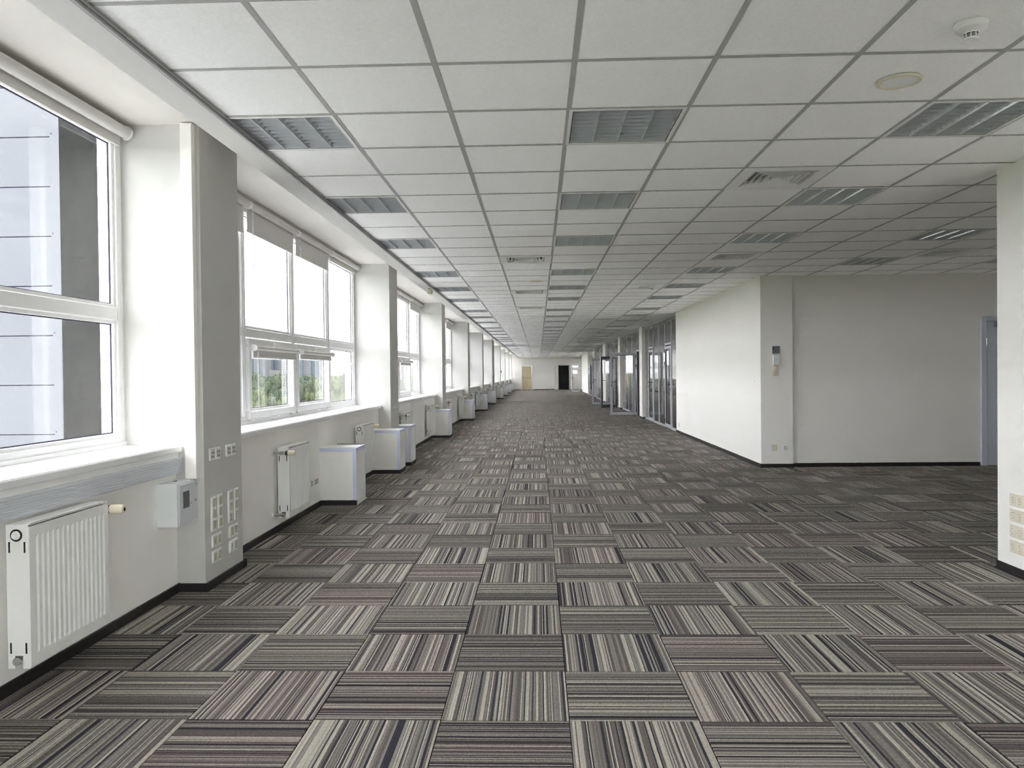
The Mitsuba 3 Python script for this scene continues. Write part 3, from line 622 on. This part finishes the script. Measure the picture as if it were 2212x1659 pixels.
for (c, j), strip in sorted(lights.items(), key=lambda x: x[0][1]):
    x, y = CGX + (c + .5) * CS, CGY + (j + .5) * CSY
    if ceil_blocked(x, y): continue
    px, py, w = pix((x, y, ZC))
    seen = w > .5 and -60 < px < W_PX + 60 and -60 < py
    if seen and strip in ('window', 'middle', 'right'):
        n = order[strip] = order.get(strip, -1) + 1
        row = {'window': 'the row beside the windows', 'middle': 'the middle row', 'right': 'the right-hand row'}[strip]
        if n < 34: lab, grp = f'square louvred ceiling light, {ORD[n]} from the camera in {row}', None
        else: lab, grp = f'distant square louvred ceiling light in {row}', f'distant lights of {row}'
    elif strip == 'alcove' and seen:
        lab, grp = f'dim louvred ceiling light over the dark alcove, ' + {(6, 7): 'nearest one', (6, 10): 'just before the back wall', (9, 10): 'partly hidden by the right pier'}.get((c, j), 'out of sight by the right pier'), None
    else: lab, grp = ('louvred ceiling light inside a glazed room', 'lights in the glazed rooms') if strip == 'room' else ('louvred ceiling light behind the camera', 'lights out of view')
    A = thing('ceiling_light', lab, 'ceiling light', grp)
    to = T().translate([x, y, ZC])
    obj('frame', None, None, A, shape=P_FR, place=to); obj('housing', None, None, A, shape=P_HO, place=to)
    white = strip == 'window'
    if y < 11 and seen:
        for m in (P_DVW if white else P_DV): obj('divider', None, None, A, shape=m, place=to)
        for m in (P_SLW if white else P_SL): obj('slat', None, None, A, shape=m, place=to)
    else:
        obj('louvre', None, None, A, shape=P_LVW if white else P_LV, place=to)

# ------------------------------------------------------------------ air diffusers
def diffuser_parts():
    plate = ring_xy(.296, .215, -.004, .004)
    rings = []
    for s in (.205, .165, .125, .085, .045):
        o, i, t = s - .011, s, .0016
        v, f = [], []
        for (e, z) in ((o, .034), (o - t * 2, .034), (i, -.006), (i + t * 2, -.006)):
            v += [(-e, -e, z), (e, -e, z), (e, e, z), (-e, e, z)]
        for a, b in ((0, 1), (1, 2), (2, 3), (3, 0)):
            for k in range(4):
                n = (k + 1) % 4
                f += [[a * 4 + k, a * 4 + n, b * 4 + n], [a * 4 + k, b * 4 + n, b * 4 + k]]
        rings.append(trimesh.Trimesh(np.array(v), np.array(f), process=False))
    box_ = cat([bx(-.24, .24, -.24, .24, .158, .16)] + [bx(s * .22 - .003, s * .22 + .003, -.22, .22, .0, .158) for s in (-1, 1)] + [bx(-.22, .22, s * .22 - .003, s * .22 + .003, .0, .158) for s in (-1, 1)])
    return plate, rings, box_
DP, DRG, DB = diffuser_parts()
s_pl, s_rg, s_bx = mikit.ply(DP, 'm_diffuser'), [mikit.ply(m, 'm_diffuser') for m in DRG], mikit.ply(DB, 'm_dark')
dlab = {(2, 3): 'square air diffuser with a wide white plate, nearest on the right', (3, 9): 'square air diffuser in the right-hand light row', (-1, 9): 'square air diffuser left of the middle light row, nearest of its row',
        (-1, 15): 'square air diffuser left of the middle light row, second of its row', (-1, 20): 'square air diffuser left of the middle light row, third of its row', (2, 26): 'square air diffuser near the first glazed partition, dark edged',
        (2, 33): 'thin looking air diffuser beyond the first glazed partition', (2, 43): 'far air diffuser left of the open glass doors', (7, 9): 'dark square air diffuser over the alcove'}
for c, j in diffs:
    to = T().translate([CGX + (c + .5) * CS, CGY + (j + .5) * CSY, ZC])
    A = thing('air_diffuser', dlab.get((c, j), {(-1, 60): 'tiny distant air diffuser left of the middle lights, nearer of two', (2, 58): 'tiny distant air diffuser right of the middle lights', (-1, 80): 'tiny distant air diffuser left of the middle lights, by the far wall'}.get((c, j))), 'air vent')
    obj('plate', None, None, A, shape=s_pl, place=to)
    for m in s_rg: obj('vane', None, None, A, shape=m, place=to)
    obj('duct_box', None, None, A, shape=s_bx, place=to)

# ------------------------------------------------------------------ smoke detectors, speakers, sensors
def detector(x, y, label, group=None):
    A = thing('smoke_detector', label, 'smoke detector', group)
    obj('base', lathe([(0, 0), (.060, 0), (.060, -.012), (.056, -.016), (.056, -.024), (.048, -.030), (.026, -.034), (0, -.034)], (x, y, ZC), 'z', 40), 'm_white_plastic', A, smooth=35)
    obj('head', lathe([(.026, -.034), (.026, -.040), (.0245, -.041), (.0245, -.056)], (x, y, ZC), 'z', 32), 'm_black', A, smooth=35)
    cage = [cyl((x + .025 * math.cos(t), y + .025 * math.sin(t), ZC - .036), (x + .025 * math.cos(t), y + .025 * math.sin(t), ZC - .060), .0022, 6) for t in np.arange(9) * 2 * math.pi / 9]
    cage += [trimesh.creation.annulus(.0235, .0262, .0016).apply_translation((x, y, ZC - z)) for z in (.046, .051)]
    obj('cage', cat(cage + [lathe([(.0265, -.056), (.0265, -.062), (.022, -.064), (0, -.064)], (x, y, ZC), 'z', 32), lathe([(.0, -.034), (.0275, -.034), (.0275, -.041)], (x, y, ZC), 'z', 32)]), 'm_white_plastic', A)
def speaker(x, y, label, group=None, r=.097):
    A = thing('ceiling_speaker', label, 'speaker', group)
    obj('rim', lathe([(r, 0), (r, -.004), (r - .004, -.009), (r - .018, -.010), (r - .022, -.004)], (x, y, ZC), 'z', 48), 'm_cream_plastic', A, smooth=35)
    obj('grille', lathe([(r - .022, -.004), (r - .03, -.006), (0, -.008)], (x, y, ZC), 'z', 48), 'm_diffuser', A, smooth=35)
detector(1.683, 3.075, 'white smoke detector at the upper right corner of the ceiling')
speaker(1.676, 3.660, 'round flush ceiling speaker with a beige rim, right of the nearest lights')
detector(1.75, 12.0, 'small smoke detector between the middle and right light rows')
speaker(1.675, 12.22, 'faint round ceiling speaker beside the small middle smoke detector')
speaker(-.02, 11.2, 'faint round ceiling speaker between the window and middle light rows')
detector(1.75, 33.0, 'distant dark smoke detector before the far wall, right one', None); detector(1.45, 44.0, 'distant dark smoke detector before the far wall, farthest one')
speaker(2.78, 19.9, 'flat round speaker near the first glazed partition'); 
for y, lab in ((11.7, 'nearest'), (27.5, 'second'), (43.0, 'farthest')):
    A = thing('motion_sensor', f'small beige motion sensor on the boxed ceiling edge over the windows, {lab} of three', 'sensor')
    obj('case', cb(-1.66, -1.585, y - .04, y + .04, 2.56, 2.648, .014), 'm_cream_plastic', A)
    obj('lens', lathe([(.0, 0), (.02, 0), (.018, .008), (0, .012)], (-1.585, y, 2.59), 'x', 16), 'm_cream_plastic', A, smooth=40)
obj('call_point', cb(CX, CX + .05, 43.4, 43.5, 1.42, 1.52, .01), 'm_black', label='tiny black call point on a distant wall column', cat_='call point')

# ------------------------------------------------------------------ doors
def frame_y(x0, x1, zt, y, w, d):
    return cat([cb(x0 - w, x0, y - d, y, 0, zt + w, .003), cb(x1, x1 + w, y - d, y, 0, zt + w, .003), cb(x0, x1, y - d, y, zt, zt + w, .003)])
struct('door_1', frame_y(6.215, 7.115, 2.005, 11.02, .075, .035), 'm_door_grey', 'pale grey door in the back wall of the alcove', 'door')
L = obj('leaf', cb(6.219, 7.111, 10.996, 11.02, .006, 2.001, .003), 'm_door_grey', 'door_1')
for z in (.27, 1.72): obj('hinge', cyl((6.212, 10.982, z - .045), (6.212, 10.982, z + .045), .009, 12), 'm_steel', 'door_1', smooth=40)
obj('door_closer', cat([cb(6.305, 6.56, 10.93, 10.996, 1.925, 1.985, .006), bx(6.42, 6.45, 10.94, 10.96, 1.985, 2.0), bx(6.42, 6.80, 10.945, 10.955, 1.998, 2.006)]), 'm_closer', L, label='dark grey door closer')
struct('door_2', frame_y(-1.34, -.53, 2.0, Y1, .09, .03), 'm_pvc', 'cream door with a white frame in the far end wall', 'door')
obj('leaf', cb(-1.336, -.534, Y1 + .03, Y1 + .07, .03, 1.996, .003), 'm_door_beige', 'door_2')
obj('band', bx(-1.33, -.54, Y1 + .024, Y1 + .03, .93, 1.10), 'm_door_band', 'door_2', label='darker band across the cream door')
struct('door_3', frame_y(1.69, 2.55, 2.0, Y1 + .08, .05, .03), 'm_alu', 'dark open doorway in the far end wall', 'door')

# ------------------------------------------------------------------ glazed partitions on the right
GXP = 3.12
def gbar(y0, y1, z0, z1, d=.016): return cb(GXP - d, GXP + d, y0, y1, z0, z1, .004)
def gpane(y0, y1, z0, z1, x=GXP):
    return (np.array([[x, y0, z0], [x, y1, z0], [x, y1, z1], [x, y0, z1]]), np.array([[0, 1, 2], [0, 2, 3]]))
def glass_leaf(hx, hy, ang, wdt, hinge_side, label, dark=False, h=1.965):
    """a glazed door leaf, hinged at (hx, hy); ang: direction of the leaf in degrees from +x"""
    A = thing('glass_door', label, 'door')
    c, s = math.cos(math.radians(ang)), math.sin(math.radians(ang))
    M = np.array([[c, -s, 0, hx], [s, c, 0, hy], [0, 0, 1, .012], [0, 0, 0, 1.0]])
    def at(m): m = m.copy(); m.apply_transform(M); return m
    fw = .075; t = .021
    mm = 'm_alu_dark' if dark else 'm_alu'
    obj('leaf_frame', at(cat([cb(0, fw, -t, t, 0, h, .004), cb(wdt - fw, wdt, -t, t, 0, h, .004), cb(fw, wdt - fw, -t, t, 0, fw + .02, .004), cb(fw, wdt - fw, -t, t, h - fw, h, .004)])), mm, A)
    obj('bead', at(cat([bx(fw, fw + .012, -t * .6, t * .6, fw + .02, h - fw), bx(wdt - fw - .012, wdt - fw, -t * .6, t * .6, fw + .02, h - fw), bx(fw + .012, wdt - fw - .012, -t * .6, t * .6, fw + .02, fw + .032), bx(fw + .012, wdt - fw - .012, -t * .6, t * .6, h - fw - .012, h - fw)])), 'm_black', A)
    v = np.array([[fw, 0, fw + .02], [wdt - fw, 0, fw + .02], [wdt - fw, 0, h - fw], [fw, 0, h - fw]]) @ M[:3, :3].T + M[:3, 3]
    obj('pane', (v, np.array([[0, 1, 2], [0, 2, 3]])), 'm_inner_glass', A)
    x = wdt - .036
    hd = []
    for q in (-1, 1): hd += [cyl((x, q * t, 1.05), (x, q * (t + .05), 1.05), .009, 12), cyl((x, q * (t + .045), 1.05), (x - .13, q * (t + .045), 1.05), .009, 12), cb(x - .014, x + .014, q * t, q * (t + .006), .90, .98, .003)]
    obj('handle', at(cat(hd)), 'm_black', A)
    for z in (.16, 1.55, 1.85): obj('hinge', at(cb(-.022, .022, -t - .014, -t, z - .045, z + .045, .003)), 'm_black', A)
    return A
def partition(y0, y1, bars, doors, label, wide=()):
    """bars: mullion positions; doors: (y0, y1, open)"""
    A = thing('glass_partition', label, 'glass partition')
    obj('top_rail', gbar(y0, y1, ZC - .055, ZC), 'm_alu', A)
    ys = [y0] + list(bars) + [y1]
    for y in bars: obj('mullion', gbar(y - (.030 if y in wide else .015), y + (.030 if y in wide else .015), 0, ZC - .055), 'm_alu', A)
    for a, b in zip(ys[:-1], ys[1:]):
        l, r = a + .015 * (a != y0), b - .015 * (b != y1)
        dr_ = next((d for d in doors if abs(d[0] - a) < .01), None)
        if dr_:
            obj('door_head', gbar(l, r, 2.0, 2.055), 'm_alu', A); obj('pane', gpane(l, r, 2.055, ZC - .055), 'm_inner_glass', A)
        else:
            obj('bottom_rail', gbar(l, r, 0, .06), 'm_alu', A); obj('pane', gpane(l, r, .06, ZC - .055), 'm_inner_glass', A)
    B = thing('vertical_blind', 'closed dark grey vertical blind behind the ' + label.split(' glazed')[0] + ' glazed partition', 'blind')
    m = []
    for a, b in zip(ys[:-1], ys[1:]):
        if any(d[2] and abs(d[0] - a) < .01 for d in doors): continue
        n = max(2, int((b - a) / .084))
        for k in range(n):
            yc, hw = a + (b - a) * (k + .5) / n, (b - a) / n * .52
            t = math.radians(-9); dx, dy = hw * math.sin(t), hw * math.cos(t)
            x = GXP + .14
            m.append(trimesh.Trimesh(np.array([[x - dx, yc - dy, .03], [x + dx, yc + dy, .03], [x + dx, yc + dy, 2.60], [x - dx, yc - dy, 2.60]]), np.array([[0, 1, 2], [0, 2, 3]]), process=False))
    obj('slats', cat(m), 'm_vertical_blind', B, kind='stuff')
    obj('head_rail', bx(GXP + .115, GXP + .165, y0, y1, 2.60, 2.64), 'm_alu', B)
    return A
diffuse('m_vertical_blind', (0.055, 0.06, 0.06))
struct('trim_2', cat([cb(3.02, 3.130, a, b, .05, 3.05, .004) for a, b in ((22.75, 23.35), (28.85, 29.45), (35.0, 36.4), (42.0, 42.6))]), 'm_wall', 'white square columns standing between the glazed partitions', 'columns')
obj('plinth', cat([bx(3.03, 3.125, a + .01, b - .01, 0, .05) for a, b in ((22.75, 23.35), (28.85, 29.45), (35.0, 36.4), (42.0, 42.6))]), 'm_base', 'trim_2')
partition(17.6, 22.75, (18.30, 19.20, 20.20, 21.12, 22.02), ((18.30, 19.20, 0), (21.12, 22.02, 0)), 'first glazed partition with two shut glass doors, right after the bright white wall', wide=(20.20,))
glass_leaf(GXP, 19.17, -90, .84, 1, 'shut glass door nearest the bright white partition wall')
glass_leaf(GXP, 21.15, 90, .84, 1, 'shut glass door next to the first square column')
partition(23.35, 28.85, (23.75, 24.68, 25.9, 27.0, 27.9), ((23.75, 24.68, 1),), 'second glazed partition behind the large open glass door', wide=(25.9,))
glass_leaf(3.075, 24.66, 172, .80, 1, 'open glass door standing out into the office, nearest and largest')
partition(29.45, 35.0, (30.35, 31.7, 32.8, 33.7), ((29.45, 30.35, 1), (32.8, 33.7, 1)), 'third glazed partition past the second square column', wide=(31.7,))
glass_leaf(3.06, 30.32, 213, .80, 1, 'open glass door with a dark frame, behind the nearest open door', dark=True)
glass_leaf(3.07, 32.84, 174, .80, 1, 'open glass door with a pale frame, third along the right side')
partition(36.4, 42.0, (37.4, 38.6, 40.0, 41.0), (), 'fourth glazed partition, far along the right side', wide=(38.6,))
partition(42.6, 48.5, (43.0, 43.95, 45.4, 46.8), ((43.0, 43.95, 1),), 'fifth glazed partition before the far white wall block', wide=(45.4,))
glass_leaf(3.0, 56.3, 126, .92, 1, 'open glass door beside the dark far doorway')
# cross walls of the glazed rooms
struct('wall_rooms', cat([bx(GXP + .2, XR, a, a + .1, 0, 3.05) for a in (23.0, 29.1, 35.6, 42.25)]), 'm_wall', 'white cross walls between the glazed rooms', 'wall')

# ------------------------------------------------------------------ outdoors
diffuse('m_ground', (0.05, 0.07, 0.03)); diffuse('m_bounce_sheet', (0.62, 0.62, 0.61))
def panel_color(p, n, uv):
    v = fbm(p.x * 0.9, p.z * 0.5, 2.0, 3)
    return mi.Color3f(0.122, 0.128, 0.142) * (0.94 + 0.12 * v)
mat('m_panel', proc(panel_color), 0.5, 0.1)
mat('m_panel_shade_side', (0.006, 0.0068, 0.0075), 0.8, 0.0)  # side away from the light, shade put into a near-black panel colour
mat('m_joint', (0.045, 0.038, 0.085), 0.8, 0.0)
obj('bounce_sheet', bx(-45, -2.76, -60, 140, -15, -14.9), 'm_bounce_sheet', label='pale sheet added below the windows to bounce daylight onto the ceiling', cat_='bounce_sheet', kind='structure')  # unseen pale surface added to bounce skylight up to the ceiling
obj('ground', bx(-900, 300, -200, 1500, -15.5, -15), 'm_ground', label='green ground far below the windows', cat_='ground', kind='structure')
# the neighbouring wing seen through the nearest window
def leftof(px_x, y):
    d = RIGHT * (px_x - W_PX / 2) / F_PX + FWD
    return d[0] / d[1] * y
WY = 16.0; WC = leftof(134, WY)
A = thing('neighbour_building', 'white panelled building wing outside the nearest window', 'building')
obj('core', bx(WC - 14, WC - .02, WY + .03, WY + 1.62, -15, 9), 'm_joint', A)
obj('side_face', bx(WC - .03, WC, WY + .005, WY + 1.62, -15, 9), 'm_panel_shade_side', A, label='side face with its shade painted in as dark grey')
pitch = 1.0395; z_ref = 1.3446 + WY * (830 - 722) / F_PX - .12
for r_ in range(-9, 7):
    z = z_ref + r_ * pitch
    obj('panel', cb(WC - 13.9, WC - .165, WY, WY + .03, z + .010, z + pitch - .010, .006), 'm_panel', A)
obj('corner_strip', bx(WC - .165, WC + .004, WY - .012, WY + .03, -15, 9), 'm_panel', A)
for r_ in range(-2, 7, 2):
    z = z_ref + r_ * pitch + .06
    obj('bolt', cyl((WC - .13, WY - .02, z), (WC - .13, WY - .012, z), .014, 10), 'm_joint', A)
# towers
def tower(px0, px1, py_top, Y, mats, label, wx=8, name='tower_block'):
    x0, x1 = leftof(px0, Y), leftof(px1, Y)
    zt = EYE_Z + Y * (806 + (px0 - 1106) * .0 - py_top) / F_PX
    A = thing(name, label, 'building')
    n = len(mats); dpt = 18
    wins = {}
    for k, mname in enumerate(mats):
        a, b = x0 + (x1 - x0) * k / n, x0 + (x1 - x0) * (k + 1) / n
        top = zt - (2.5 if k % 2 else 0)
        obj('bay', bx(a, b, Y - (1.2 if k % 2 == 0 else 0), Y + dpt, -15, top), mname, A)
        ww = []
        z = -6.0
        while z < top - 3:
            for q in range(2):
                c = a + (b - a) * (q + .5) / 2
                ww.append(bx(c - (b - a) * .14, c + (b - a) * .14, Y - 1.25, Y - 1.15, z, z + 1.5) if k % 2 == 0 else bx(c - (b - a) * .14, c + (b - a) * .14, Y - .05, Y + .05, z, z + 1.5))
            z += 3.0
        if ww: obj('windows', cat(ww), 'm_tower_window', A, kind='stuff')
    return A
diffuse('m_tower_white', (0.150, 0.153, 0.160)); diffuse('m_tower_blue', (0.095, 0.115, 0.140)); diffuse('m_tower_beige', (0.155, 0.147, 0.140))  # distance haze put into the pale tower colours
diffuse('m_tower_window', (0.105, 0.112, 0.130))
Wt, Bl, Be = 'm_tower_white', 'm_tower_blue', 'm_tower_beige'
tower(540, 575, 735, 900, [Bl, Wt, Wt, Bl, Wt], 'tall white tower with blue strips, leftmost beyond the trees')
tower(583, 602, 764, 960, [Bl, Bl], 'stepped blue tower beyond the trees, second from the left')
tower(602, 618, 740, 940, [Wt, Wt], 'white tower with rows of small windows, right of the stepped blue one')
tower(583, 592, 792, 700, [Be], 'small low beige block at the foot of the blue tower')
tower(646, 680, 735, 880, [Bl, Wt, Wt, Bl], 'white and blue tower seen through the second lower sash')
tower(681, 702, 740, 900, [Be, Be], 'beige tower with rows of balconies, rightmost of the towers')
tower(714, 762, 806, 1100, [Wt, Be, Wt, Wt, Be, Wt], 'long low white block on the horizon seen through the last lower pane')
tower(866, 882, 765, 900, [Wt, Bl, Wt], 'pale tower seen through the lower panes of the third window')
tower(888, 905, 790, 1000, [Be, Wt], 'low pale block seen through the last pane of the third window')

def leaf_bsdf(name, c):
    scene[name] = {'type': 'twosided', 'bsdf': {'type': 'diffuse', 'reflectance': tint(c)}}
leaf_bsdf('m_leaf_dark', (0.072, 0.088, 0.060)); leaf_bsdf('m_leaf_light', (0.100, 0.120, 0.066)); leaf_bsdf('m_leaf_pale', (0.150, 0.160, 0.130))  # leaf colours greyed and paled to carry the outdoor haze
mat('m_bark', (0.05, 0.04, 0.03), 0.9, 0.1)
def crown_mesh(seed, n=6000, size=.21):
    r = np.random.default_rng(seed)
    centers = []
    for _ in range(26):
        t = r.uniform(0, 2 * np.pi); h = r.uniform(-.75, .95); rad = .72 * math.sqrt(max(0, 1 - abs(h) ** 1.6)) * r.uniform(.45, 1.0)
        centers.append((rad * math.cos(t), rad * math.sin(t), h, r.uniform(.2, .36)))
    centers = np.array(centers)
    pick = centers[r.integers(0, len(centers), n)]
    d = r.normal(size=(n, 3)); d /= np.linalg.norm(d, axis=1, keepdims=True)
    p = pick[:, :3] + d * (pick[:, 3] * r.uniform(.75, 1.05, n))[:, None]
    nrm = d + r.normal(size=(n, 3)) * .5; nrm /= np.linalg.norm(nrm, axis=1, keepdims=True)
    a = np.cross(nrm, r.normal(size=(n, 3))); a /= np.linalg.norm(a, axis=1, keepdims=True); b = np.cross(nrm, a)
    s = r.uniform(.6, 1.3, n)[:, None] * size * .16
    v = np.stack([p + a * s, p + b * s * .6, p - a * s, p - b * s * .6], 1).reshape(-1, 3)
    f = (np.array([[0, 1, 2], [0, 2, 3]])[None] + (np.arange(n) * 4)[:, None, None]).reshape(-1, 3)
    inner = []
    for c in centers:
        m = trimesh.creation.icosphere(1, c[3] * .72); m.apply_translation(c[:3]); inner.append(m)
    return cat([trimesh.Trimesh(v, f, process=False)] + inner)
CROWN = [crown_mesh(k) for k in range(4)]
crown_ply = {(k, m): mikit.ply(CROWN[k], m) for k in range(4) for m in ('m_leaf_dark', 'm_leaf_light', 'm_leaf_pale')}
trunk_ply = mikit.ply(cyl((0, 0, -1), (0, 0, .6), .06, 8, .03), 'm_bark')
def tree(px_x, py_top, Y, rad, half, m, k, label, group=None):
    x = leftof(px_x, Y); zt = EYE_Z + Y * (806 - py_top) / F_PX
    A = thing('tree', label, 'tree', group)
    zc = zt - half
    obj('crown', None, None, A, shape=crown_ply[(k, m)], place=T().translate([x, Y, zc]).rotate([0, 0, 1], 77.0 * k + px_x).scale([rad, rad, half]))
    obj('trunk', None, None, A, shape=trunk_ply, place=T().translate([x, Y, -15]).scale([rad * 1.2, rad * 1.2, (zc + 15)]))
row_far = 'dark green tree in the wood behind, under the towers'
for k, px_x in enumerate(range(528, 790, 17)):
    tree(px_x, 806 + [2, 6, -3, 5, 8, 1, 9, 12, 6, 10, 13, 5, 10, 3, -4, 2][k % 16], 140 + 11.5 * ((k * 5) % 16), 4.9, 7.5, 'm_leaf_dark', k % 4, f'dark green tree in the wood under the towers, {ORD[k]} from the left')
for k, (px_x, t, Y, m, lab) in enumerate(((535, 842, 62, 'm_leaf_light', 'yellow green tree at the left of the nearest lower sash'), (562, 838, 75, 'm_leaf_light', 'light green round tree in the nearest lower sash'), (598, 828, 80, 'm_leaf_dark', 'dark green bushy tree in the nearest lower sash'),
                                          (585, 853, 52, 'm_leaf_pale', 'silvery pale willow low in the nearest lower sash'), (612, 858, 55, 'm_leaf_light', 'yellow green tree beside the silvery willow'), (655, 825, 85, 'm_leaf_dark', 'dark green tree at the left of the second lower sash'),
                                          (690, 815, 78, 'm_leaf_light', 'large yellow green tree in the second lower sash'), (668, 846, 60, 'm_leaf_light', 'low light green tree in the second lower sash'), (725, 815, 95, 'm_leaf_light', 'pale green tree in the last lower pane'),
                                          (757, 803, 90, 'm_leaf_dark', 'tall green tree at the right of the last lower pane'), (740, 848, 64, 'm_leaf_light', 'low light green tree in the last lower pane'), (552, 872, 45, 'm_leaf_pale', 'silvery pale bush at the bottom of the nearest lower sash'),
                                          (878, 822, 110, 'm_leaf_dark', 'green tree seen through the third window'), (903, 812, 105, 'm_leaf_light', 'light green tree at the right of the third window'), (790, 812, 100, 'm_leaf_dark', 'green tree hidden behind the second wall column'), (632, 812, 100, 'm_leaf_dark', 'green tree behind the first sash mullion'))):
    tree(px_x, t, Y, Y * 26 / F_PX * 1.15, Y * 30 / F_PX * 1.9, m, k % 4, lab)
